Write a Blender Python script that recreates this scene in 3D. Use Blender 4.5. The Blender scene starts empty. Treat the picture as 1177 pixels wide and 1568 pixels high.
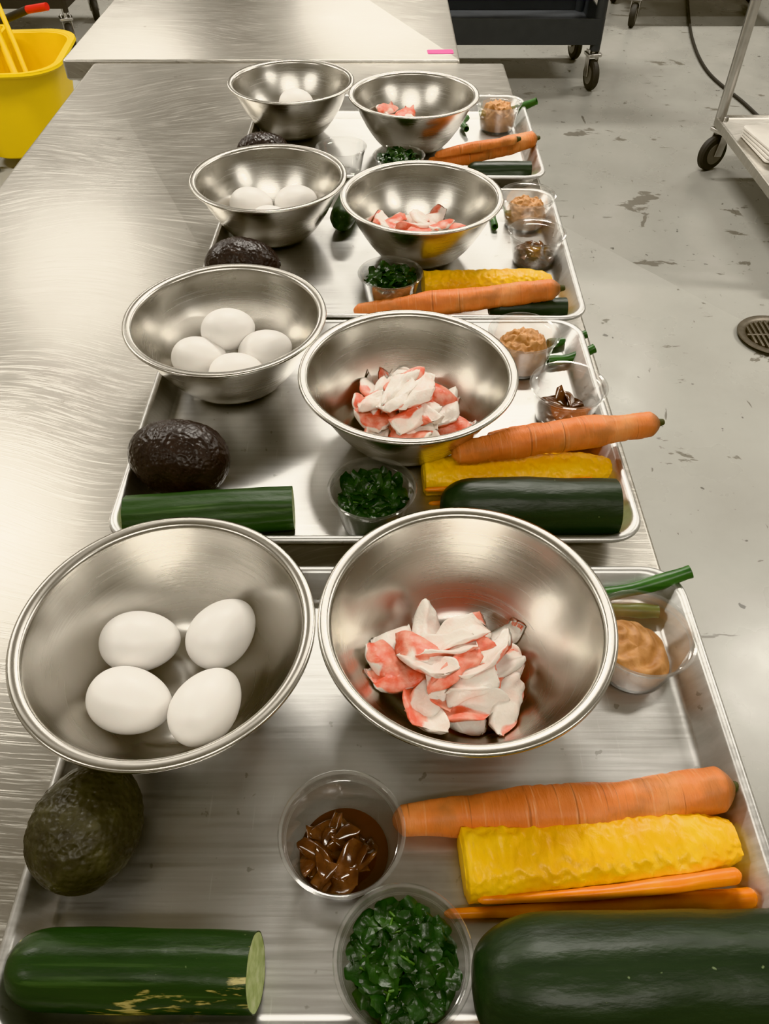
import bpy, bmesh, math, random
from mathutils import Vector, Matrix, noise, Euler
random.seed(11)
R=random.uniform
pi=math.pi
sc=bpy.context.scene

# ------------------------------------------------------------------ geometry
def catmull(P,k=4):
    out=[]
    n=len(P)
    for i in range(n-1):
        p0=P[max(i-1,0)];p1=P[i];p2=P[i+1];p3=P[min(i+2,n-1)]
        for j in range(k):
            t=j/k
            out.append(tuple(0.5*((2*b)+(-a+c)*t+(2*a-5*b+4*c-d)*t*t+(-a+3*b-3*c+d)*t**3) for a,b,c,d in zip(p0,p1,p2,p3)))
    out.append(tuple(P[-1]))
    return out
def loft(rings,c0=True,c1=True):
    vs=[];fs=[]
    n=len(rings[0])
    for r in rings: vs+= [Vector(p) for p in r]
    for i in range(len(rings)-1):
        for j in range(n):
            k=(j+1)%n
            fs.append((i*n+j,i*n+k,(i+1)*n+k,(i+1)*n+j))
    if c0: fs.append(tuple(range(n))[::-1])
    if c1: fs.append(tuple(range((len(rings)-1)*n,len(rings)*n)))
    return vs,fs
def rrect(hx,hy,r,z,n=6):
    P=[]
    for q,(sx,sy) in enumerate(((1,1),(-1,1),(-1,-1),(1,-1))):
        for i in range(n+1):
            a=q*pi/2+i/n*pi/2
            P.append((sx*(hx-r)+r*math.cos(a),sy*(hy-r)+r*math.sin(a),z))
    return P
def rbox(hx,hy,z0,z1,r=.01,e=.002):
    return loft([rrect(hx-e,hy-e,max(r-e,.0005),z0),rrect(hx,hy,r,z0+e),rrect(hx,hy,r,z1-e),rrect(hx-e*.3,hy-e*.3,r,z1-e*.3),rrect(hx-e,hy-e,max(r-e,.0005),z1)])
def lathe(P,n=48,c0=False,c1=False):
    rings=[[(max(r,1e-5)*math.cos(2*pi*j/n),max(r,1e-5)*math.sin(2*pi*j/n),z) for j in range(n)] for r,z in P]
    return loft(rings,c0,c1)
def tube(pts,rad,n=10,cap=True):
    pts=[Vector(p) for p in pts]
    rings=[]
    up=Vector((0,0,1))
    for i,p in enumerate(pts):
        t=(pts[min(i+1,len(pts)-1)]-pts[max(i-1,0)]).normalized()
        a=t.cross(up)
        if a.length<.05: a=t.cross(Vector((0,1,0)))
        a.normalize(); b=a.cross(t)
        r=rad[i] if isinstance(rad,(list,tuple)) else rad
        rings.append([p+a*(r*math.cos(2*pi*j/n))+b*(r*math.sin(2*pi*j/n)) for j in range(n)])
    return loft(rings,cap,cap)
def cyl(r,z0,z1,n=24):
    e=min(.002,r*.2)
    return lathe([(r-e,z0),(r,z0+e),(r,z1-e),(r-e,z1)],n,True,True)

class G:
    def __init__(s): s.v=[];s.f=[];s.m=[];s.a=[]
    def add(s,vf,mi=0,M=None,att=None):
        vs,fs=vf
        o=len(s.v)
        for i,v in enumerate(vs):
            s.v.append((M@Vector(v)) if M else Vector(v))
            s.a.append(att[i] if att else 0.0)
        for k,f in enumerate(fs):
            s.f.append(tuple(i+o for i in f)); s.m.append(mi[k] if isinstance(mi,list) else mi)
        return s
    def obj(s,name,mats,loc=(0,0,0),rot=(0,0,0),parent=None,ang=40,att=False,recalc=True):
        me=bpy.data.meshes.new(name)
        me.from_pydata([tuple(v) for v in s.v],[],s.f)
        for m in mats: me.materials.append(m)
        for p,mi in zip(me.polygons,s.m): p.material_index=mi
        if recalc:
            bm=bmesh.new();bm.from_mesh(me)
            bmesh.ops.recalc_face_normals(bm,faces=bm.faces)
            bm.to_mesh(me);bm.free()
        for p in me.polygons: p.use_smooth=True
        if ang: me.set_sharp_from_angle(angle=math.radians(ang))
        if att:
            c=me.color_attributes.new('mask','FLOAT_COLOR','POINT')
            for i,a in enumerate(s.a): c.data[i].color=(a,a,a,1)
        o=bpy.data.objects.new(name,me)
        sc.collection.objects.link(o)
        o.location=loc;o.rotation_euler=rot
        if parent: o.parent=parent
        return o
def empty(name,loc=(0,0,0),rot=(0,0,0)):
    o=bpy.data.objects.new(name,None);sc.collection.objects.link(o)
    o.location=loc;o.rotation_euler=rot;o.empty_display_size=.02
    return o
T=Matrix.Translation
def RM(x=0,y=0,z=0): return Euler((x,y,z)).to_matrix().to_4x4()

# ------------------------------------------------------------------ materials
class M_:
    def __init__(s,name,col=(.8,.8,.8),rough=.5,metal=0,**kw):
        s.m=bpy.data.materials.new(name);s.m.use_nodes=True
        s.t=s.m.node_tree;s.b=s.t.nodes['Principled BSDF']
        s.b.inputs['Base Color'].default_value=(*col,1)
        s.b.inputs['Roughness'].default_value=rough
        s.b.inputs['Metallic'].default_value=metal
        for k,v in kw.items(): s.b.inputs[k.replace('_',' ')].default_value=v
        s._c=None
    def n(s,ty,**kw):
        nd=s.t.nodes.new(ty)
        for k,v in kw.items():
            if hasattr(nd,k) and not k in [i.name for i in nd.inputs]: setattr(nd,k,v)
            else: s.put(nd,k,v)
        return nd
    def put(s,nd,k,v):
        i=nd.inputs[k]
        if isinstance(v,bpy.types.NodeSocket): s.t.links.new(v,i)
        else: i.default_value=v
    def set(s,k,v): s.put(s.b,k,v)
    def co(s,scale=(1,1,1),rot=(0,0,0)):
        if not s._c: s._c=s.t.nodes.new('ShaderNodeTexCoord')
        mp=s.t.nodes.new('ShaderNodeMapping')
        s.t.links.new(s._c.outputs['Object'],mp.inputs['Vector'])
        mp.inputs['Scale'].default_value=scale;mp.inputs['Rotation'].default_value=rot
        return mp.outputs['Vector']
    def noise(s,scale,detail=4,vec=None,dist=0,rough=.5):
        nd=s.t.nodes.new('ShaderNodeTexNoise')
        s.t.links.new(vec if vec else s.co(),nd.inputs['Vector'])
        nd.inputs['Scale'].default_value=scale;nd.inputs['Detail'].default_value=detail
        nd.inputs['Distortion'].default_value=dist;nd.inputs['Roughness'].default_value=rough
        return nd.outputs['Fac']
    def ramp(s,fac,stops):
        nd=s.t.nodes.new('ShaderNodeValToRGB')
        s.t.links.new(fac,nd.inputs['Fac'])
        e=nd.color_ramp.elements
        while len(e)<len(stops): e.new(.5)
        for i,(p,c) in enumerate(stops):
            e[i].position=p
            e[i].color=(*c,1) if isinstance(c,tuple) else (c,c,c,1)
        return nd.outputs['Color']
    def mix(s,f,a,b,mode='MIX'):
        nd=s.t.nodes.new('ShaderNodeMix');nd.data_type='RGBA';nd.blend_type=mode
        for k,v in ((0,f),(6,a),(7,b)):
            if isinstance(v,bpy.types.NodeSocket): s.t.links.new(v,nd.inputs[k])
            elif k==0: nd.inputs[0].default_value=v
            else: nd.inputs[k].default_value=(*v,1) if isinstance(v,tuple) else (v,v,v,1)
        return nd.outputs[2]
    def bump(s,h,st=.3,dist=.001):
        nd=s.t.nodes.new('ShaderNodeBump')
        s.t.links.new(h,nd.inputs['Height'])
        nd.inputs['Strength'].default_value=st;nd.inputs['Distance'].default_value=dist
        s.t.links.new(nd.outputs['Normal'],s.b.inputs['Normal'])
        return nd

# stainless table with fine overlapping arc scratches
def table_mat(name,seed):
    m=M_(name,metal=.95)
    warp=m.t.nodes.new('ShaderNodeTexNoise');m.t.links.new(m.co((1,1,1)),warp.inputs['Vector']);warp.inputs['Scale'].default_value=3.0+seed
    warp.inputs['Detail'].default_value=0
    def layer(rot,sc_,amt):
        nd=m.n('ShaderNodeVectorMath',operation='SCALE');m.t.links.new(warp.outputs['Color'],nd.inputs[0]);nd.inputs['Scale'].default_value=amt
        ad=m.n('ShaderNodeVectorMath',operation='ADD');m.t.links.new(m.co(),ad.inputs[0]);m.t.links.new(nd.outputs[0],ad.inputs[1])
        mp=m.t.nodes.new('ShaderNodeMapping');m.t.links.new(ad.outputs[0],mp.inputs['Vector']);mp.inputs['Rotation'].default_value=(0,0,rot);mp.inputs['Scale'].default_value=sc_
        return m.noise(1,3,mp.outputs['Vector'],0,.6)
    a=layer(.6,(11,400,1),.24);b=layer(-.8,(13,370,1),.28);c=layer(1.6,(9,430,1),.24)
    s1=m.mix(1,m.ramp(a,[(.55,0),(.68,.5)]),m.ramp(b,[(.55,0),(.68,.5)]),'ADD')
    s1=m.mix(1,s1,m.ramp(c,[(.57,0),(.68,.4)]),'ADD')
    blot=m.noise(3.0,6,rough=.6)
    base=m.mix(m.ramp(blot,[(.3,0),(.7,1)]),(.40,.38,.345),(.52,.50,.46))
    spots=m.ramp(m.noise(16,6,rough=.7),[(.65,0),(.71,.8)])
    base=m.mix(spots,base,(.24,.22,.19))
    base=m.mix(s1,base,(.68,.66,.61))
    m.set('Base Color',base)
    m.set('Roughness',m.ramp(m.mix(.6,s1,m.noise(5,5)),[(.1,.30),(.8,.46)]))
    m.bump(s1,.25,.0004)
    return m.m
MT1=table_mat('stainless_scratched',0);MT2=table_mat('stainless_scratched_b',.7)

m=M_('aluminum_pan',metal=.95)
st=m.noise(1,4,m.co((7,260,60)),0,.6);bl=m.noise(9,5,rough=.6)
b=m.mix(st,(.52,.515,.50),(.71,.705,.69))
b=m.mix(m.ramp(bl,[(.53,0),(.72,.5)]),b,(.40,.395,.38))
sp=m.ramp(m.noise(90,3),[(.70,0),(.73,.6)])
b=m.mix(sp,b,(.32,.31,.29))
sc2=m.ramp(m.noise(1,3,m.co((260,10,60),(0,0,.7)),0,.6),[(.66,0),(.74,.5)])
b=m.mix(sc2,b,(.80,.79,.77))
m.set('Base Color',b);m.set('Roughness',m.ramp(m.mix(.5,st,bl),[(.2,.26),(.8,.48)]))
m.bump(st,.16,.0005);MPAN=m.m

m=M_('bowl_steel',metal=1.0)
fine=m.noise(1,3,m.co((10,10,900)));bl=m.noise(18,4)
m.set('Base Color',m.mix(m.ramp(bl,[(.4,0),(.7,1)]),(.66,.64,.60),(.56,.54,.50)))
m.set('Roughness',m.ramp(m.mix(.5,fine,bl),[(.2,.16),(.8,.33)]))
m.set('Anisotropic',.5)
tg=m.t.nodes.new('ShaderNodeTangent');tg.direction_type='RADIAL';tg.axis='Z';m.t.links.new(tg.outputs[0],m.b.inputs['Tangent'])
m.bump(fine,.05,.0003);MBOWL=m.m

m=M_('egg_shell',(.79,.765,.73),.42,Subsurface_Weight=.08)
m.b.inputs['Subsurface Radius'].default_value=(.01,.006,.004)
m.bump(m.noise(600,3),.12,.0002);MEGG=m.m

# clear plastic
pm=bpy.data.materials.new('clear_plastic');pm.use_nodes=True;t=pm.node_tree
for nd in list(t.nodes):
    if nd.type!='OUTPUT_MATERIAL': t.nodes.remove(nd)
out=[n_ for n_ in t.nodes if n_.type=='OUTPUT_MATERIAL'][0]
tr=t.nodes.new('ShaderNodeBsdfTransparent');tr.inputs[0].default_value=(.965,.965,.96,1)
gl=t.nodes.new('ShaderNodeBsdfGlossy');gl.inputs['Roughness'].default_value=.07;gl.inputs['Color'].default_value=(.95,.95,.95,1)
df=t.nodes.new('ShaderNodeBsdfDiffuse');df.inputs[0].default_value=(.8,.8,.78,1)
lw=t.nodes.new('ShaderNodeLayerWeight');lw.inputs['Blend'].default_value=.27
rp=t.nodes.new('ShaderNodeValToRGB');rp.color_ramp.elements[0].color=(.045,.045,.045,1);rp.color_ramp.elements[1].color=(.75,.75,.75,1)
t.links.new(lw.outputs['Facing'],rp.inputs[0])
mx=t.nodes.new('ShaderNodeMixShader');t.links.new(rp.outputs[0],mx.inputs[0]);t.links.new(tr.outputs[0],mx.inputs[1]);t.links.new(gl.outputs[0],mx.inputs[2])
m2=t.nodes.new('ShaderNodeMixShader');m2.inputs[0].default_value=.03;t.links.new(mx.outputs[0],m2.inputs[1]);t.links.new(df.outputs[0],m2.inputs[2])
t.links.new(m2.outputs[0],out.inputs[0]);MPLAS=pm

m=M_('spinach_leaf',rough=.36)
m.set('Base Color',m.ramp(m.noise(60,2),[(.3,(.008,.022,.007)),(.5,(.016,.044,.013)),(.75,(.038,.086,.024))]))
m.bump(m.noise(260,2),.5,.0009);MSPIN=m.m
MSPST=M_('spinach_stem',(.08,.16,.04),.4).m

m=M_('brown_simmered',rough=.16,Coat_Weight=.4,Transmission_Weight=.35)
m.set('Base Color',m.ramp(m.noise(90,3),[(.3,(.06,.022,.011)),(.55,(.15,.062,.028)),(.8,(.32,.155,.075))]))
m.bump(m.noise(300,3),.2,.0005);MBR=m.m
MLIQ=M_('brown_sauce',(.055,.018,.008),.08,Coat_Weight=.5).m

m=M_('paste',rough=.52)
m.set('Base Color',m.ramp(m.noise(90,5),[(.3,(.36,.165,.06)),(.55,(.48,.245,.095)),(.75,(.58,.32,.14))]))
m.bump(m.noise(260,4),.5,.001);MPASTE=m.m

m=M_('crab',rough=.38,Subsurface_Weight=.15)
m.b.inputs['Subsurface Radius'].default_value=(.008,.004,.003)
at=m.t.nodes.new('ShaderNodeAttribute');at.attribute_name='mask'
fib=m.noise(1,4,m.co((420,420,420)))
ad=m.mix(.4,at.outputs['Color'],m.noise(150,3))
w=m.mix(m.noise(70,3),(.72,.65,.58),(.84,.79,.73))
rd=m.mix(m.ramp(m.noise(110,4),[(.35,0),(.7,1)]),(.74,.15,.09),(.84,.44,.34))
pk=m.mix(m.ramp(m.noise(45,3),[(.50,0),(.68,.55)]),w,(.82,.54,.46))
m.set('Base Color',m.mix(m.ramp(ad,[(.42,0),(.66,1)]),pk,rd))
m.bump(fib,.5,.001);MCRAB=m.m

m=M_('carrot_skin',rough=.5)
c=m.ramp(m.noise(25,4),[(.3,(.62,.175,.05)),(.55,(.74,.245,.08)),(.75,(.80,.34,.135))])
rings=m.ramp(m.noise(1,3,m.co((420,25,25)),.2,.6),[(.58,0),(.72,.5)])
c=m.mix(rings,c,(.84,.48,.26))
dk=m.ramp(m.noise(1,3,m.co((360,12,12)),.2,.6),[(.61,0),(.67,.7)])
c=m.mix(dk,c,(.34,.11,.04))
c=m.mix(m.ramp(m.noise(34,5),[(.56,0),(.70,.6)]),c,(.44,.18,.07))
at=m.t.nodes.new('ShaderNodeAttribute');at.attribute_name='mask'
c=m.mix(at.outputs['Color'],c,(.18,.09,.035))
m.set('Base Color',c);m.bump(m.noise(1,5,m.co((420,70,70)),.1,.65),.7,.0016);MCAR=m.m
m=M_('carrot_stem',(.06,.06,.02),.7);m.bump(m.noise(400),.6,.001);MSTEM=m.m

m=M_('yellow_radish',rough=.42)
m.set('Base Color',m.ramp(m.noise(30,4),[(.3,(.74,.36,.008)),(.55,(.85,.49,.014)),(.8,(.89,.59,.05))]))
m.bump(m.noise(1,5,m.co((190,110,110)),.6),.6,.0016);MYEL=m.m

m=M_('orange_burdock',rough=.36)
m.set('Base Color',m.ramp(m.noise(60,3),[(.3,(.80,.20,.008)),(.7,(.90,.31,.02))]))
m.bump(m.noise(1,3,m.co((60,500,500))),.3,.0006);MOR=m.m

def cuke(name,c0,c1,stripe,scar,rough=.32):
    m=M_(name,rough=rough)
    c=m.ramp(m.noise(1,4,m.co((9,120,120))),[(.35,c0),(.7,c1)])
    c=m.mix(m.ramp(m.noise(1,4,m.co((6,230,230))),[(.58,0),(.70,stripe)]),c,(.09,.15,.06))
    if scar: c=m.mix(m.ramp(m.mix(.5,m.noise(1,4,m.co((60,300,300))),m.noise(16,1)),[(.59,0),(.62,.9)]),c,(.42,.36,.14))
    c=m.mix(m.ramp(m.noise(170,2),[(.74,0),(.78,.7)]),c,(.20,.26,.14))
    m.set('Base Color',c);m.bump(m.noise(1,4,m.co((60,160,160))),.5,.0012)
    return m.m
MCUC=cuke('cucumber_skin',(.009,.024,.008),(.018,.043,.013),.35,True,.40)
MCUC2=cuke('cucumber_skin_b',(.015,.038,.011),(.034,.074,.024),.7,False,.46)
MZUC=cuke('zucchini_skin',(.012,.023,.013),(.020,.036,.018),.04,False,.44)
m=M_('cucumber_flesh',rough=.4)
m.set('Base Color',m.ramp(m.noise(160,3),[(.35,(.34,.42,.15)),(.6,(.48,.55,.25)),(.75,(.58,.62,.36))]));m.bump(m.noise(300),.3,.0006);MFLE=m.m

def avo(name,c0,c1,c2,r,bs):
    m=M_(name,rough=r)
    m.set('Base Color',m.ramp(m.noise(70,5),[(.3,c0),(.55,c1),(.78,c2)]))
    v=m.t.nodes.new('ShaderNodeTexVoronoi');m.t.links.new(m.co(),v.inputs['Vector']);v.inputs['Scale'].default_value=300;v.feature='SMOOTH_F1'
    m.bump(m.mix(.4,v.outputs['Distance'],m.noise(150,3)),bs,.0022)
    return m.m
MAV1=avo('avocado_skin',(.024,.021,.014),(.042,.039,.023),(.075,.071,.040),.46,1.0)
MAV2=avo('avocado_skin_dark',(.014,.009,.009),(.022,.015,.014),(.045,.032,.028),.40,.8)

m=M_('scallion',rough=.38)
m.set('Base Color',m.ramp(m.noise(1,3,m.co((12,200,200))),[(.35,(.020,.075,.016)),(.65,(.055,.15,.035))]));MSCA=m.m

# room
m=M_('floor_paint',rough=.4)
big=m.noise(.9,5,rough=.6)
c=m.mix(m.ramp(big,[(.35,0),(.7,1)]),(.35,.346,.318),(.42,.416,.386))
c=m.mix(m.ramp(m.noise(5,6,rough=.7),[(.45,0),(.8,.3)]),c,(.28,.275,.25))
ch=m.ramp(m.noise(3.1,6,m.co((1,1.6,1)),.4,.62),[(.635,0),(.645,1)])
c=m.mix(ch,c,(.19,.18,.155))
ch2=m.ramp(m.noise(1,4,m.co((7,30,1),(0,0,.35)),.3,.6),[(.675,0),(.69,.75)])
c=m.mix(ch2,c,(.15,.14,.12))
ch3=m.ramp(m.noise(1,5,m.co((24,9,1),(0,0,-.5)),.6,.6),[(.68,0),(.695,.8)])
c=m.mix(ch3,c,(.14,.13,.11))
dots=m.ramp(m.noise(30,2),[(.73,0),(.75,.8)])
c=m.mix(dots,c,(.10,.095,.085))
m.set('Base Color',c);m.set('Roughness',m.ramp(m.noise(4,5),[(.3,.22),(.7,.40)]))
m.bump(m.noise(12,5),.08,.004);MFLO=m.m
m=M_('wall_paint',rough=.6);m.set('Base Color',m.mix(m.noise(3,3),(.48,.46,.415),(.56,.535,.49)));MWAL=m.m
m=M_('ceiling_tile',rough=.8);m.set('Base Color',m.mix(m.noise(30,3),(.43,.415,.385),(.51,.49,.455)));MCEI=m.m
def simple(name,col,rough,metal=0,var=.15,sc_=20):
    m=M_(name,rough=rough,metal=metal)
    m.set('Base Color',m.mix(m.noise(sc_,4),tuple(x*(1-var) for x in col),tuple(min(1,x*(1+var)) for x in col)))
    return m.m
MCHR=simple('steel_tube',(.55,.54,.52),.28,.95)
MBLK=simple('dark_grey_plastic',(.055,.060,.067),.45)
MRUB=simple('rubber',(.035,.033,.03),.6)
MGRY=simple('caster_hub',(.25,.24,.22),.4,.6)
MBKT=simple('yellow_plastic',(.82,.57,.010),.42,0,.06,6)
MRED=simple('red_plastic',(.55,.03,.02),.4)
MWHT=simple('white_plastic',(.66,.63,.58),.4)
MPNK=simple('pink_label',(.92,.05,.36),.6,0,.05)
MDRK=simple('dark_iron',(.06,.055,.05),.5,.5)
MGRN=simple('drain_metal',(.20,.18,.15),.5,.8,.4,60)
le=bpy.data.materials.new('light_diffuser');le.use_nodes=True
bb=le.node_tree.nodes['Principled BSDF'];bb.inputs['Emission Color'].default_value=(1,.94,.85,1);bb.inputs['Emission Strength'].default_value=3.0

# ------------------------------------------------------------------ room shell (table top at z=0; lifted at the end)
FZ=-.88;CZ=1.95
def slab(name,x0,x1,y0,y1,z0,z1,mat):
    g=G();g.add(rbox((x1-x0)/2,(y1-y0)/2,-(z1-z0)/2,(z1-z0)/2,.001,.0005))
    return g.obj(name,[mat],((x0+x1)/2,(y0+y1)/2,(z0+z1)/2))
slab('floor',-4,5,-3,9,FZ-.1,FZ,MFLO)
slab('ceiling',-4,5,-3,9,CZ,CZ+.1,MCEI)
slab('wall_back',-4,5,9,9.1,FZ,CZ,MWAL)
slab('wall_front',-4,5,-3.1,-3,FZ,CZ,MWAL)
slab('wall_left',-4.1,-4,-3,9,FZ,CZ,MWAL)
slab('wall_right',5,5.1,-3,9,FZ,CZ,MWAL)

def fixture(x,y,e):
    r=empty('ceiling_light',(x,y,CZ-.005))
    g=G();g.add(rbox(.62,.17,-.05,0,.01,.003));g.obj('housing',[MWHT],parent=r)
    g=G();g.add(rbox(.58,.14,-.056,-.05,.01,.001));g.obj('diffuser',[le],parent=r)
    L=bpy.data.lights.new('tube_lamp','AREA');L.shape='RECTANGLE';L.size=1.15;L.size_y=.20;L.energy=e;L.color=(1,.94,.845)
    o=bpy.data.objects.new('tube_lamp',L);sc.collection.objects.link(o);o.parent=r;o.location=(0,0,-.062)
for x in (-2.3,.25,2.8):
    for y,e in ((-.9,20),(2.1,55),(5.2,55)):
        fixture(x,y,e)

# ------------------------------------------------------------------ tables
def prep_table(x0,x1,y0,y1,mat,zt=0):
    r=empty('stainless_prep_table',((x0+x1)/2,(y0+y1)/2,0))
    hx=(x1-x0)/2;hy=(y1-y0)/2
    g=G();g.add(rbox(hx,hy,-.038+zt,zt,.006,.004));g.obj('top',[mat],parent=r)
    g=G()
    for sx in (-1,1):
        for sy in (-1,1):
            g.add(cyl(.02,FZ+.03,-.04+zt),0,T((sx*(hx-.06),sy*(hy-.08),0)))
            g.add(lathe([(.012,FZ),(.026,FZ+.004),(.026,FZ+.02),(.02,FZ+.04)],20,True,True),0,T((sx*(hx-.06),sy*(hy-.08),0)))
    g.obj('legs',[MCHR],parent=r)
    g=G();g.add(rbox(hx-.05,hy-.07,-.64,-.61,.01,.003));g.obj('undershelf',[MT2],parent=r)
prep_table(-.577,.236,-.12,1.695,MT1)
prep_table(-.64,.150,1.70,3.5,MT2,.004)
g=G();g.add(rbox(.026,.012,0,.0008,.003,.0003));g.obj('pink_label',[MPNK],(.113,1.748,.0042),(0,0,.05))

# ------------------------------------------------------------------ sheet pans
def sheet_pan(x,y,rz=0):
    hx,hy=.2285,.165
    rings=[]
    for d,z,r in ((.0245,.0022,.016),(.021,.0026,.018),(.0185,.0050,.020),(.0075,.0235,.026),(.0060,.0248,.027),(.0035,.0256,.028),(.0012,.0248,.029),(0,.0228,.030),(.0008,.0206,.030),(.0030,.0200,.028),(.0072,.0205,.026),(.0178,.0030,.020),(.021,.0006,.018),(.024,.0002,.016)):
        rings.append(rrect(hx-d,hy-d,r,z,8))
    g=G();g.add(loft(rings))
    return g.obj('sheet_pan',[MPAN],(x,y,.0002),(0,0,rz),ang=60)
sheet_pan(.010,.231);sheet_pan(-.0085,.587,.002);sheet_pan(.006,.922,-.02);sheet_pan(.010,1.285,-.01)
ZF=.0026

# ------------------------------------------------------------------ bowls
INN=[(0,.0030),(.02,.0028),(.034,.0030),(.044,.0048),(.054,.0115),(.0635,.0225),(.0725,.0355),(.0805,.0500),(.0870,.0640),(.0915,.0765)]
def bowl_z(r):
    for (r0,z0),(r1,z1) in zip(INN,INN[1:]):
        if r<=r1: return z0+(z1-z0)*(r-r0)/(r1-r0)
    return .08
def bowl(x,y):
    lip=[(.0925,.0790),(.0945,.0800),(.0985,.0806),(.1005,.0800),(.1010,.0785),(.1000,.0770),(.0978,.0772),(.0945,.0780)]
    outr=[(r+.0012,z-.0006) if r>.03 else (r,z-.0026) for r,z in INN][::-1]
    P=catmull(INN,4)+lip+catmull(outr,4)
    g=G();g.add(lathe(P,128))
    o=g.obj('stainless_mixing_bowl',[MBOWL],(x,y,ZF+.0004),ang=60)
    return o
B=[(-.147,.2955),(.0555,.3055),(-.159,.670),(.0215,.579),(-.149,.991),(.046,.937),(-.149,1.340),(.045,1.283)]
for b_ in B: bowl(*b_)

# ------------------------------------------------------------------ eggs
def egg(x,y,z,rz,ry=0,s=1):
    n=40;P=[]
    for i in range(n+1):
        a=pi*i/n
        P.append((.0222*math.sin(a)*(1+.10*math.cos(a)),-.0288*math.cos(a)))
    g=G();g.add(lathe(P,48),0,RM(0,pi/2,0))
    g.obj('egg',[MEGG],(x,y,z),(0,ry,rz)).scale=(s,s,s)
def eggs(b,L):
    for dx,dy,z,rz,ry in L: egg(b[0]+dx,b[1]+dy,z,rz,ry,R(.98,1.03))
eggs(B[0],[(-.0325,.0225,.0325,.15,.1),(.0265,.030,.0325,.95,-.1),(-.029,-.0265,.033,-.18,.1),(.0245,-.031,.0335,1.05,-.1)])
eggs(B[2],[(-.034,-.002,.032,.1,.1),(.033,.012,.031,.4,-.1),(.008,-.028,.031,.2,0),(-.006,.028,.047,.5,.1)])
eggs(B[4],[(-.031,.026,.032,.1,.1),(.029,.032,.032,.3,-.1),(.0,-.022,.030,.1,0)])
eggs(B[6],[(.002,.036,.036,.2,0),(-.02,-.014,.03,.9,0)])

# ------------------------------------------------------------------ imitation crab
def crab_piece(L,W,H,slant,bend,curl,redside,lump=1):
    nu,nv=20,24
    vs=[];fs=[];at=[]
    sd=R(0,100)
    tw=R(-.6,.6)
    for i in range(nu+1):
        t=i/nu*2-1
        s=max(.25,(1-abs(t)**4))**.7
        for j in range(nv):
            a=2*pi*j/nv
            ca,sa=math.cos(a),math.sin(a)
            ex=.75
            y=W/2*math.copysign(abs(ca)**ex,ca)*(.6+.4*s)*(1+.22*math.sin(t*1.7+sd))
            z=H/2*math.copysign(abs(sa)**ex,sa)*s*(1+.2*math.sin(t*2.3+sd*2))
            x=t*L/2+slant*y
            n_=noise.noise(Vector((x*70+sd,y*90,z*90)))
            lam=noise.noise(Vector((x*25+sd,y*420,z*420)))
            z+=(n_*H*.30+lam*H*.16)*lump;y+=(n_*W*.14+lam*.0010)*lump;x+=.003*lump*noise.noise(Vector((y*120,z*120,sd+t)))
            if curl:
                th=y/curl;rr=curl+z
                y,z=rr*math.sin(th),rr*math.cos(th)-curl
            y,z=y*math.cos(tw*t)-z*math.sin(tw*t),y*math.sin(tw*t)+z*math.cos(tw*t)
            z+=bend*x*x
            y+=bend*.5*x*x
            vs.append((x,y,z))
            v=sa if redside>0 else -sa*.2+ca
            k=max(0,min(1,(v-.30+.75*noise.noise(Vector((x*70+sd,y*70,3))))/.35))
            at.append(k)
    for i in range(nu):
        for j in range(nv):
            k=(j+1)%nv
            fs.append((i*nv+j,i*nv+k,(i+1)*nv+k,(i+1)*nv+j))
    for e in (0,nu):
        c=Vector((0,0,0))
        for j in range(nv): c+=Vector(vs[e*nv+j])
        vs.append(tuple(c/nv));at.append(0);ci=len(vs)-1
        for j in range(nv): fs.append((ci,e*nv+j,e*nv+(j+1)%nv))
    return (vs,fs),at
def crab(b,ox,oy,rad,layers,seed,name='imitation_crab_pieces'):
    random.seed(seed)
    g=G()
    for li,(cnt,zc,rr) in enumerate(layers):
        for k in range(cnt):
            a=2*pi*(k/max(cnt,1))+R(-.3,.3)+li
            q=rr*(R(.75,1) if (k%3 or cnt<5) else .35)
            px,py=q*math.cos(a)*rad[0]+ox,q*math.sin(a)*rad[1]+oy
            rc=math.hypot(px,py)
            thin=random.random()<.5
            L=R(.034,.050);W=R(.018,.024);H=R(.010,.014)
            if thin: H=R(.004,.006);W*=1.3
            vf,at=crab_piece(L,W,H,R(-.6,.6),R(-9,5),R(.009,.016) if thin else R(.02,.05),1 if random.random()<.65 else -1)
            z=max(zc,bowl_z(min(.085,rc+.008))+.008)
            Mx=T((px,py,z))@RM(R(-.7,.7)+(pi if random.random()<.45 else 0),R(-.3,.3),R(0,pi*2))
            vs,fs=vf
            out=[]
            for v in vs:
                v=Mx@Vector(v)
                r=math.hypot(v.x,v.y);zz=max(v.z,bowl_z(min(r,.088))+.0012)
                out.append(Vector((v.x,v.y,zz)))
            g.add((out,fs),0,None,at)
    g.obj(name,[MCRAB],(b[0],b[1],ZF+.0006),ang=0,att=True)
crab(B[1],-.006,-.007,(1.12,.82),[(13,.013,.048),(13,.025,.038),(8,.038,.024)],5)
crab(B[3],-.002,.006,(1.04,.93),[(12,.014,.049),(12,.028,.042),(9,.042,.032),(5,.055,.018)],8)
crab(B[5],.002,.016,(1.15,.8),[(10,.016,.047),(7,.029,.036)],21)
crab(B[7],-.022,.034,(1.,.7),[(6,.020,.030),(3,.030,.016)],33)
random.seed(4)

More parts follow.
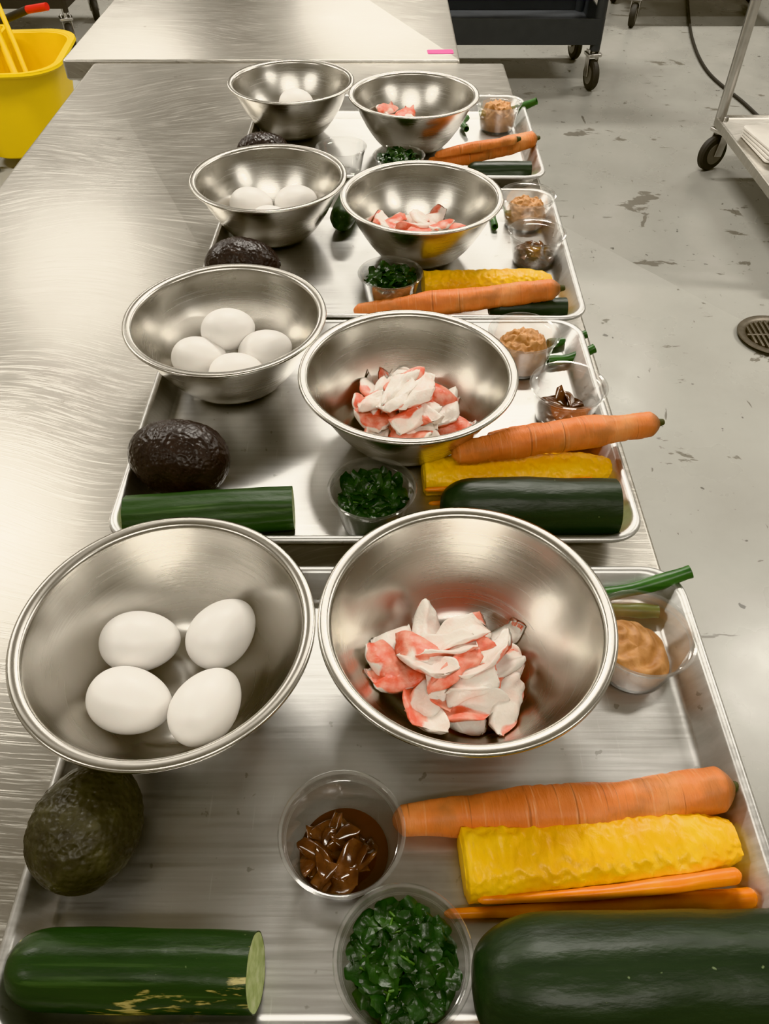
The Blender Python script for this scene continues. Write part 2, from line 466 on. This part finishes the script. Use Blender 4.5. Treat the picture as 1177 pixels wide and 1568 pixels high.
# ------------------------------------------------------------------ portion cups
def cup(name,x,y,rz=0,s=1):
    r=empty(name,(x,y,ZF),(0,0,rz));r.scale=(s,s,s)
    O=[(0,.0016),(.020,.0016),(.0255,.0004),(.0270,.0006),(.0275,.003),(.0285,.006),(.0345,.0350),(.0352,.0352),(.0362,.0395),(.0378,.0400),(.0384,.0412),(.0376,.0420),(.0360,.0418)]
    I=[(.0352,.0400),(.0342,.0352),(.0338,.0350),(.0278,.0062),(.0268,.0034),(.0250,.0024),(0,.0024)]
    g=G();g.add(lathe(O+I,64));g.obj('cup',[MPLAS],parent=r,ang=35)
    return r
def clampcup(p):
    r_=math.hypot(p.x,p.y);lim=.0262+.0065*max(0,min(1,(p.z-.004)/.03))
    if r_>lim: p.x*=lim/r_;p.y*=lim/r_
    return p
def dome(R0,H,z0,amp,fr,seed,mats,name,parent,tilt=(0,0),n=40,flat=.45,swirl=0):
    m_=72
    rings=[]
    for i in range(n+1):
        t=i/n
        a=t*pi/2
        ring=[]
        for j in range(m_):
            b=2*pi*j/m_
            rr=R0*(1.2-.2*(1-t))*math.cos(a)**flat;z=H*math.sin(a)**.9
            p=Vector((rr*math.cos(b),rr*math.sin(b),z))
            hs=1+(tilt[0]*p.x+tilt[1]*p.y)/R0
            p.z*=max(.2,hs)
            q=noise.noise(p*fr+Vector((seed,0,0)))+.5*noise.noise(p*fr*2.3+Vector((seed,4,0)))
            if swirl:
                q+=.55*math.sin(math.hypot(p.x+.012,p.y-.01)*620+3*noise.noise(p*60))
            w=amp*math.sin(a)**.5 if i else 0
            p.z+=q*w;p.x+=.4*w*noise.noise(p*fr*1.3+Vector((9,seed,0)));p.y+=.4*w*noise.noise(p*fr*1.3+Vector((2,seed,7)))
            p.z=max(p.z,0)+z0
            p=clampcup(p)
            ring.append((p.x,p.y,p.z))
        rings.append(ring)
    g=G();g.add(loft([[ (x_,y_,z0) for x_,y_,_ in rings[0]]]+rings))
    g.obj(name,mats,parent=parent,ang=0)
def leaf(L,W,seed):
    nu,nv=13,9;vs=[];fs=[]
    fold=R(-1.5,1.5);roll=R(.0,.7)
    for i in range(nu):
        u=i/(nu-1);w=math.sin(pi*(.06+.88*u))**.5
        for j in range(nv):
            v=j/(nv-1)*2-1
            x=(u-.5)*L;y=v*w*W/2*(1+.10*math.sin(u*15+seed))
            z=.0050*noise.noise(Vector((x*95+seed,y*95,seed)))+.0008*noise.noise(Vector((x*300+seed,y*300,seed)))
            z+=-abs(y)*roll-(.0008 if j==nv//2 else 0)
            th=fold*(x/L);c_,s_=math.cos(th),math.sin(th)
            vs.append((x*c_-z*s_,y,x*s_+z*c_))
    for i in range(nu-1):
        for j in range(nv-1):
            fs.append((i*nv+j,i*nv+j+1,(i+1)*nv+j+1,(i+1)*nv+j))
    return vs,fs
def spinach(x,y,N=150,s=1,top=.034):
    c=cup('cup_of_chopped_spinach',x,y,R(0,6),s)
    dome(.0262,top-.004,.003,.004,90,R(0,50),[MSPIN],'spinach_core',c,n=20)
    g=G()
    for k in range(N):
        q=math.sqrt(random.random());a=R(0,2*pi)
        z=.012+(top-.006)*random.random()**.22
        rm=.0245+.007*min(1,z/.035)
        hz=1-.24*q*q
        z=min(z,.006+(top)*hz)
        rr=q*(rm-.007)
        L=R(.015,.027)
        M=T((rr*math.cos(a),rr*math.sin(a),z))@RM(R(-.4,.4),R(-.4,.4),R(0,6.28))
        vf=leaf(L,L*R(.45,.75),R(0,99))
        vs=[]
        for v in vf[0]:
            p=clampcup(M@Vector(v));p.z=max(p.z,.004);vs.append(p)
        g.add((vs,vf[1]),0)
    for k in range(N//9):
        a=R(0,6.28);q=R(0,.022);p=Vector((q*math.cos(a),q*math.sin(a),top+.006-.35*q));d=Vector((R(-1,1),R(-1,1),R(-.2,.2))).normalized()*.007
        g.add(tube([p-d,p+Vector((0,0,.0014)),p+d],.0007,6),1)
    g.obj('spinach',[MSPIN,MSPST],parent=c,ang=0,recalc=False)
def brown(x,y,N=26,s=1,off=(-.003,-.004),rz=0,ht=.016):
    c=cup('cup_of_simmered_shiitake',x,y,rz,s)
    g=G();g.add(lathe([(0,.003),(.0262,.003),(.0280,.0065),(.0265,.0067),(0,.0066)],40));g.obj('sauce',[MLIQ],parent=c)
    g=G()
    for k in range(N):
        q=math.sqrt(random.random())*.018;a=R(0,6.28)
        z=.008+ht*random.random()*(1-q/.035)
        vf,_=crab_piece(R(.018,.028),R(.009,.015),R(.0022,.0034),R(-.4,.4),R(-18,18),R(.012,.04),1,.35)
        M=T((q*math.cos(a)+off[0],q*math.sin(a)+off[1],z))@RM(R(-.7,.7),R(-.5,.5),R(0,6.28))
        vs=[]
        for v in vf[0]:
            p=clampcup(M@Vector(v));p.z=max(p.z,.0045);vs.append(p)
        g.add((vs,vf[1]),0)
    g.obj('shiitake',[MBR],parent=c,ang=0)
def paste(x,y,top=.024,tilt=(-.3,0),amp=.0035,fr=70,s=1,swirl=0,flat=.45):
    c=cup('cup_of_miso_paste',x,y,0,s)
    dome(.0275,top,.003,amp,fr,R(0,50),[MPASTE],'paste',c,tilt,44,flat,swirl)
brown(-.0256,.176,26,1,(-.004,-.006),0,.020);spinach(.0103,.1085,140);paste(.1880,.3185,.020,(-.62,.10),.0024,60,1,1)
spinach(-.0105,.4665,125);brown(.181,.6085,16,1,(-.001,-.002));paste(.148,.698,.034,(.1,0),.006,120,flat=.7)
spinach(.007,.820,100);brown(.192,.921,22,.96,(0,0),0,.026);paste(.193,1.022,.030,(0,0),.005,120,flat=.7)
spinach(.021,1.150,90);cup('plastic_portion_cup',-.064,1.180);paste(.1877,1.358,.038,(0,0),.006,120,flat=.7)

# ------------------------------------------------------------------ vegetables (built along local X)
def veg(name,L,rf,mats,loc,rz=0,ry=0,sy=1,sz=1,disp=None,bend=None,nu=60,nv=40,capm=(0,0),att=None,extra=None,rx=0,slant=0,sq=1):
    vs=[];at=[]
    rings=[]
    for i in range(nu+1):
        t=i/nu;t_=.5-.5*math.cos(pi*t) if nu>30 else t
        t=.5*t+.5*t_
        x=(t-.5)*L;r=max(rf(t),1e-4)
        dy,dz=bend(t) if bend else (0,0)
        ring=[]
        for j in range(nv):
            a=2*pi*j/nv
            rr=r+(disp(t,a,x,r) if disp else 0)
            ca,sa=math.cos(a),math.sin(a)
            if sq!=1: ca,sa=math.copysign(abs(ca)**sq,ca),math.copysign(abs(sa)**sq,sa)
            ring.append((x-slant*rr*sa*sz*t**6,dy+rr*ca*sy,dz+rr*sa*sz))
            at.append(att(t,a) if att else 0)
        rings.append(ring)
    vs,fs=loft(rings,False,False)
    mi=[0]*len(fs)
    for e,cm in ((0,capm[0]),(nu,capm[1])):
        c=Vector((0,0,0))
        for p in rings[e]: c+=Vector(p)
        c/=nv
        prev=[e*nv+j for j in range(nv)]
        for s in (.97,.9,.6,.25):
            cur=[]
            for j in range(nv):
                p=Vector(rings[e][j]);vs.append(c+(p-c)*s+Vector(((.0003 if e else -.0003)*(1-s),0,0)));at.append(0);cur.append(len(vs)-1)
            for j in range(nv): fs.append((prev[j],prev[(j+1)%nv],cur[(j+1)%nv],cur[j]));mi.append(cm if s<.96 else 0)
            prev=cur
        fs.append(tuple(prev));mi.append(cm)
    g=G();g.add((vs,fs),mi,None,at)
    if extra: extra(g)
    return g.obj(name,mats,loc,(rx,ry,rz),att=bool(att),ang=50)
def ab(p0,p1):
    p0=Vector(p0);p1=Vector(p1);d=p1-p0
    return (p0+p1)/2,d.length,math.atan2(d.y,d.x),-math.asin(d.z/d.length)
def carrot(p0,p1,rad,tip=.45,seed=0,wob=.004):
    c,L,rz,ry=ab(p0,p1)
    def rf(t):
        r=rad*(tip+(1-tip)*min(1,t*2.6)**.8)
        r*=1-.20*max(0,(t-.6)/.4)
        r*=math.sqrt(max(0,min(1,(t+.002)/.03)))*math.sqrt(max(.02,min(1,(1.004-t)/.045)))
        return r*(1+.05*math.sin(t*14+seed)+.025*math.sin(t*31+seed))
    def dp(t,a,x,r):
        k=noise.noise(Vector((x*260+seed,math.cos(a)*1.1,math.sin(a)*1.1)))
        return r*(.10*noise.noise(Vector((x*34+seed,math.cos(a),math.sin(a))))-.10*max(0,k-.2)+.03*noise.noise(Vector((x*120,math.cos(a)*3,math.sin(a)*3))))
    def bd(t): return (wob*math.sin(t*5+seed)*(1-t*.3),wob*.2*math.sin(t*7))
    def ex(g):
        dy,dz=bd(1)
        g.add(lathe([(.001,-.002),(.0042,0),(.0036,.002),(.0030,.005),(.0024,.006),(.0005,.0058)],14,True,True),1,T((L/2-.001,dy,dz))@RM(0,pi/2,0))
    veg('carrot',L,rf,[MCAR,MSTEM],c,rz,ry,disp=dp,bend=bd,nu=150,att=lambda t,a:max(0,min(1,(t-.945)/.04))*.85,extra=ex)
def radish(x,y,L,w,h,rz,seed=0):
    def rf(t):
        r=1-.04*t
        if t>.80: r*=1-.42*((t-.80)/.20)**1.6
        return r*math.sqrt(max(.6,min(1,(t+.01)/.02)))
    def dp(t,a,x_,r):
        w_=x_*420+seed+2.1*math.sin(a*1.5)+3.6*noise.noise(Vector((x_*70,math.cos(a)*2.5,seed)))
        ridge=(1-abs(math.sin(w_*.5)))**1.3*(.5+noise.noise(Vector((x_*90+seed,math.cos(a)*3,5))))
        q=noise.noise(Vector((x_*240+seed,math.cos(a)*4,math.sin(a)*4)))
        k=max(0,min(1,math.sin(a)*1.6))
        return (.055*ridge+.045*q)*k+.02*q
    o=veg('pickled_yellow_radish',L,rf,[MYEL],(x,y,ZF+.30*h+.0006),rz,0,w/2,h*.68,dp,None,190,80,sq=.80)
    for v in o.data.vertices:
        if v.co.z<-.30*h: v.co.z=-.30*h
def stick(p0,p1,r0,r1,bow=.002,seed=0):
    c,L,rz,ry=ab(p0,p1)
    veg('pickled_burdock_stick',L,lambda t:(r0+(r1-r0)*min(1,t*1.25))*math.sqrt(max(.03,min(1,(1.002-t)/.02)))*math.sqrt(max(.05,min(1,(t+.003)/.02))),[MOR],c,rz,ry,
        disp=lambda t,a,x,r:r*.14*noise.noise(Vector((x*40+seed,math.cos(a),math.sin(a)))),bend=lambda t:(bow*math.sin(pi*t),0),nu=70,nv=20)
def cucumber(name,p0,p1,rad,mat,r0=True,r1=False,ribs=.03,seed=0,slant=0,pw=.5):
    c,L,rz,ry=ab(p0,p1)
    k=rad/L*1.1
    def rf(t):
        r=rad*(1-.05*abs(2*t-1))
        if r0 and t<k: r*=max(.001,1-(1-t/k)**2)**pw*.95+.05
        if r1 and t>1-k: r*=max(.001,1-((t-1+k)/k)**2)**pw*.95+.05
        return r
    veg(name,L,rf,[mat,MFLE],c,rz,ry,disp=lambda t,a,x,r:r*(ribs*math.cos(a*9+.6*math.sin(t*3))*.5+.05*noise.noise(Vector((x*22+seed,math.cos(a)*1.2,math.sin(a)*1.2)))),nu=90,nv=72,
        capm=(0 if r0 else 1,0 if r1 else 1),slant=slant)
def avocado(x,y,rz,mat,L=.092,rad=.035,pear=.18):
    def rf(t):
        u=2*t-1
        return rad*math.sqrt(max(0,1-abs(u)**2.3))*(1-pear*max(0,u))
    def dp(t,a,x_,r):
        return .0009*noise.noise(Vector((x_*260,math.cos(a)*9,math.sin(a)*9)))+r*.04*noise.noise(Vector((x_*30,math.cos(a),math.sin(a))))
    def ex(g): g.add(lathe([(.001,-.003),(.0035,-.001),(.003,.0012),(.0005,.0015)],12,True,True),0,T((L/2-.0004,0,0))@RM(0,pi/2,0))
    veg('avocado',L,rf,[mat],(x,y,ZF+rad*.975),rz,0,disp=dp,nu=80,nv=72,extra=ex)
def scallion(pts,r=.0045,n=14):
    P=catmull([tuple(p) for p in pts],6)
    g=G();g.add(tube(P,[r*(1+.1*math.sin(i)) for i in range(len(P))],n,False))
    g.add(tube(P,r*.72,n,False))
    for s in (0,(len(P)-1)*n):
        o=len(P)*n
        for j in range(n): g.f.append((s+j,s+(j+1)%n,o+s+(j+1)%n,o+s+j));g.m.append(0)
    g.obj('scallion',[MSCA],ang=60)

# near pan
avocado(-.1825,.183,1.35,MAV1,.079,.0325,.14)
cucumber('cucumber',(-.2095,.1080,ZF+.0215),(-.0715,.1060,ZF+.0215),.0210,MCUC,True,False,.02,1,.12,.42)
carrot((.0055,.1915,ZF+.009),(.228,.212,ZF+.0170),.0166,.50,2,.0035)
radish(.1345,.1745,.174,.043,.026,.085,3)
stick((.056,.1460,ZF+.012),(.2150,.1580,ZF+.0200),.0022,.0048,-.0025,1)
stick((.036,.1405,ZF+.0045),(.2260,.1490,ZF+.0075),.0026,.0060,-.0010,4)
cucumber('zucchini',(.047,.0965,ZF+.0348),(.219,.1010,ZF+.0348),.0346,MZUC,True,False,.012,3,0,.36)
scallion([(.165,.374,.012),(.205,.378,.019),(.243,.384,.032)],.0058)
scallion([(.160,.3630,.010),(.195,.3620,.010),(.217,.361,.010)],.0058)
# second pan
avocado(-.1855,.5115,2.9,MAV2,.094,.035,.10)
cucumber('cucumber',(-.2210,.449,ZF+.021),(-.079,.461,ZF+.021),.0200,MCUC2,False,False,.05,5)
radish(.124,.5180,.178,.038,.023,.05,8)
carrot((.060,.5130,ZF+.038),(.252,.5460,ZF+.046),.0145,.6,5,.002)
carrot((.098,.5560,ZF+.011),(.218,.5700,ZF+.0145),.0145,.55,7,.002)
stick((.036,.4865,ZF+.018),(.1900,.4980,ZF+.017),.0020,.0046,-.001,2)
stick((.040,.4810,ZF+.006),(.1980,.4900,ZF+.0065),.0020,.0046,-.001,6)
cucumber('zucchini',(.048,.4590,ZF+.0255),(.199,.4585,ZF+.0255),.0255,MZUC,True,False,.012,9,0,.4)
scallion([(.178,.6950,.009),(.204,.699,.010),(.2290,.7060,.018)],.0055)
scallion([(.183,.728,.009),(.205,.732,.010),(.226,.736,.016)],.005)
# third pan
avocado(-.171,.852,.1,MAV2,.09,.033,.14)
radish(.125,.8500,.158,.036,.024,.05,12)
carrot((-.036,.7880,ZF+.0095),(.200,.7840,ZF+.041),.0140,.5,9,.002)
stick((.050,.8220,ZF+.007),(.1980,.8260,ZF+.010),.0018,.0040,.001,3)
cucumber('zucchini',(.120,.7860,ZF+.0135),(.211,.7880,ZF+.0135),.0132,MZUC,True,False,.012,9)
cucumber('cucumber',(-.060,.985,ZF+.018),(-.048,1.055,ZF+.018),.0172,MCUC2,True,False,.03,5)
scallion([(.150,1.000,.009),(.150,1.030,.009),(.152,1.060,.009)],.0045)
# far pan
carrot((.066,1.190,ZF+.0120),(.236,1.238,ZF+.030),.0140,.5,3,.002)
carrot((.075,1.176,ZF+.030),(.200,1.206,ZF+.042),.0075,.5,6,.002)
cucumber('zucchini',(.122,1.160,ZF+.0135),(.2180,1.163,ZF+.0135),.0132,MZUC,True,False,.012,4)
scallion([(.200,1.410,.010),(.228,1.400,.020),(.256,1.392,.034)],.006)
scallion([(.140,1.385,.010),(.130,1.36,.010),(.135,1.33,.012)],.005)
avocado(-.185,1.205,.3,MAV2,.08,.026,.14)

# ------------------------------------------------------------------ carts / racks
def caster(g,x,y,r=.062,rz=0):
    M=T((x,y,FZ))@RM(0,0,rz)
    g.add(lathe([(r*.55,-.017),(r*.9,-.016),(r,-.008),(r,.008),(r*.9,.016),(r*.55,.017)],32,True,True),1,M@T((0,0,r))@RM(0,pi/2,0))
    g.add(lathe([(.001,-.019),(r*.6,-.019),(r*.6,.019),(.001,.019)],24,True,True),2,M@T((0,0,r))@RM(0,pi/2,0))
    for s in (-1,1):
        g.add(rbox(.0025,.02,-.01,r+.04,.002,.001),3,M@T((s*.024,0.012,r))@RM(-.15,0,0))
    g.add(rbox(.035,.035,0,.014,.008,.002),3,M@T((0,.02,2*r+.012)))
    g.add(cyl(.012,0,.05,16),3,M@T((0,.02,2*r+.02)))
def frame_cart(name,x0,x1,y0,y1,shelves,top,post,mp,ms,rim=.03,rz=.4,wr=.062):
    cx,cy=(x0+x1)/2,(y0+y1)/2;hx,hy=(x1-x0)/2,(y1-y0)/2
    r=empty(name,(cx,cy,0))
    g=G()
    for sx in (-1,1):
        for sy in (-1,1):
            g.add(cyl(post,FZ+.17,top,20),0,T((sx*(hx-post),sy*(hy-post),0)))
            caster(g,sx*(hx-post),sy*(hy-post)-.02,wr,rz*sx)
    g.obj('frame',[mp,MRUB,MGRY,MCHR],parent=r)
    for i,z in enumerate(shelves):
        g=G()
        e=.006
        g.add(loft([rrect(hx-.02,hy-.02,.01,z+.002),rrect(hx-.012,hy-.012,.015,z+.004),rrect(hx-e,hy-e,.02,z+rim),rrect(hx,hy,.022,z+rim),rrect(hx,hy,.022,z-.02),rrect(hx-.01,hy-.01,.02,z-.022)]),0)
        g.obj('shelf_%d'%(i+1),[ms],parent=r,ang=30)
    return r
frame_cart('stainless_rolling_rack',1.335,1.95,2.30,3.31,[-.69,.05,.75],.85,.020,MCHR,MT2,.012,rz=1.1,wr=.068)
frame_cart('black_utility_cart',.16,1.05,4.20,4.72,[-.66,-.1],.0,.025,MBLK,MBLK,.09,rz=.2,wr=.068)
frame_cart('wire_storage_rack',1.45,2.35,5.25,5.8,[-.69,-.2,.4],.8,.014,MCHR,MCHR,.02)
frame_cart('metal_utility_cart',-2.5,-1.72,4.85,5.4,[-.67,-.25],.1,.016,MDRK,MDRK,.04)
g=G()
for i in range(4): g.add(rbox(.19,.13,i*.012,i*.012+.011,.02,.003),0,RM(0,0,.03*i))
g.obj('white_tray_stack',[MWHT],(1.575,3.00,-.687),(0,0,.05))
# power cable
P=catmull([(2.05,6.2,FZ+.008),(1.93,5.73,FZ+.008),(1.76,5.0,FZ+.008),(1.69,4.45,FZ+.008),(1.735,4.03,FZ+.008),(1.80,3.65,FZ+.008),(2.1,3.3,FZ+.008),(2.5,3.2,FZ+.008)],10)
g=G();g.add(tube(P,.008,10));g.obj('power_cable',[MRUB])
# floor drain
g=G()
g.add(lathe([(.0,-.012),(.075,-.012),(.082,.0),(.092,.004),(.104,.003),(.106,0)],48),0)
for k in range(-4,5):
    h=math.sqrt(.078**2-(k*.016)**2)
    g.add(rbox(.004,h,-.008,.002,.002,.001),0,T((k*.016,0,0)))
g.add(rbox(.078,.004,-.008,.0025,.002,.001),0)
g.obj('floor_drain',[MGRN],(1.205,2.04,FZ+.0125))

# ------------------------------------------------------------------ mop bucket
r=empty('mop_bucket',(-1.50,3.45,FZ),(0,0,.1));r.scale=(.92,.92,.92)
g=G()
rr=[(.155,.20,.05,.10),(.17,.215,.06,.11),(.20,.25,.25,.13),(.225,.275,.40,.15),(.232,.282,.425,.15),(.255,.305,.428,.16),(.258,.308,.417,.16),(.250,.300,.408,.155),(.255,.305,.426,.155),(.222,.272,.422,.14),(.195,.245,.25,.12),(.165,.21,.07,.10)]
g.add(loft([rrect(a,b,c_,z,8) for a,b,z,c_ in rr]),0)
g.obj('bucket',[MBKT],parent=r,ang=35)
g=G()
for sx in (-1,1):
    for sy in (-1,1):
        g.add(lathe([(.012,-.012),(.027,-.012),(.03,0),(.027,.012),(.012,.012)],20,True,True),0,T((sx*.15,sy*.2,.03))@RM(0,pi/2,.3))
        g.add(cyl(.012,.03,.075,12),0,T((sx*.15,sy*.2,0)))
g.obj('casters',[MRUB],parent=r)
g=G()
g.add(loft([rrect(.07,.10,.03,.24),rrect(.09,.12,.03,.46),rrect(.095,.125,.03,.47),rrect(.08,.11,.03,.47),rrect(.06,.09,.03,.26)]),0,T((-.13,.10,0)))
g.add(tube([(.06,-.14,.20),(-.02,.02,.44),(-.12,.18,.72)],.016,12),0)
g.add(tube([(.10,-.12,.20),(.03,.02,.44),(-.06,.18,.72)],.011,12),0)
g.add(tube([(-.10,.30,.46),(.06,.24,.52)],.016,12),2)
g.add(tube([(.06,.24,.52),(.16,.20,.54)],.016,12),1)
g.obj('wringer',[MBKT,MRED,MRUB],parent=r)

# ------------------------------------------------------------------ world, camera
w=bpy.data.worlds.new('world');sc.world=w;w.use_nodes=True
w.node_tree.nodes['Background'].inputs[0].default_value=(.9,.85,.75,1);w.node_tree.nodes['Background'].inputs[1].default_value=.3
cd=bpy.data.cameras.new('camera');cam=bpy.data.objects.new('camera',cd);sc.collection.objects.link(cam)
cd.sensor_fit='HORIZONTAL';cd.sensor_width=36;cd.lens=36.2;cd.clip_start=.02
cam.location=(0,0,.513);cam.rotation_euler=(math.radians(43),0,0)
sc.camera=cam
for o in sc.objects:
    if o.parent is None: o.location.z+=.88
try:
    sc.view_settings.view_transform='Khronos PBR Neutral'
except Exception:
    sc.view_settings.view_transform='Standard'
sc.view_settings.look='None'
sc.view_settings.exposure=0.0
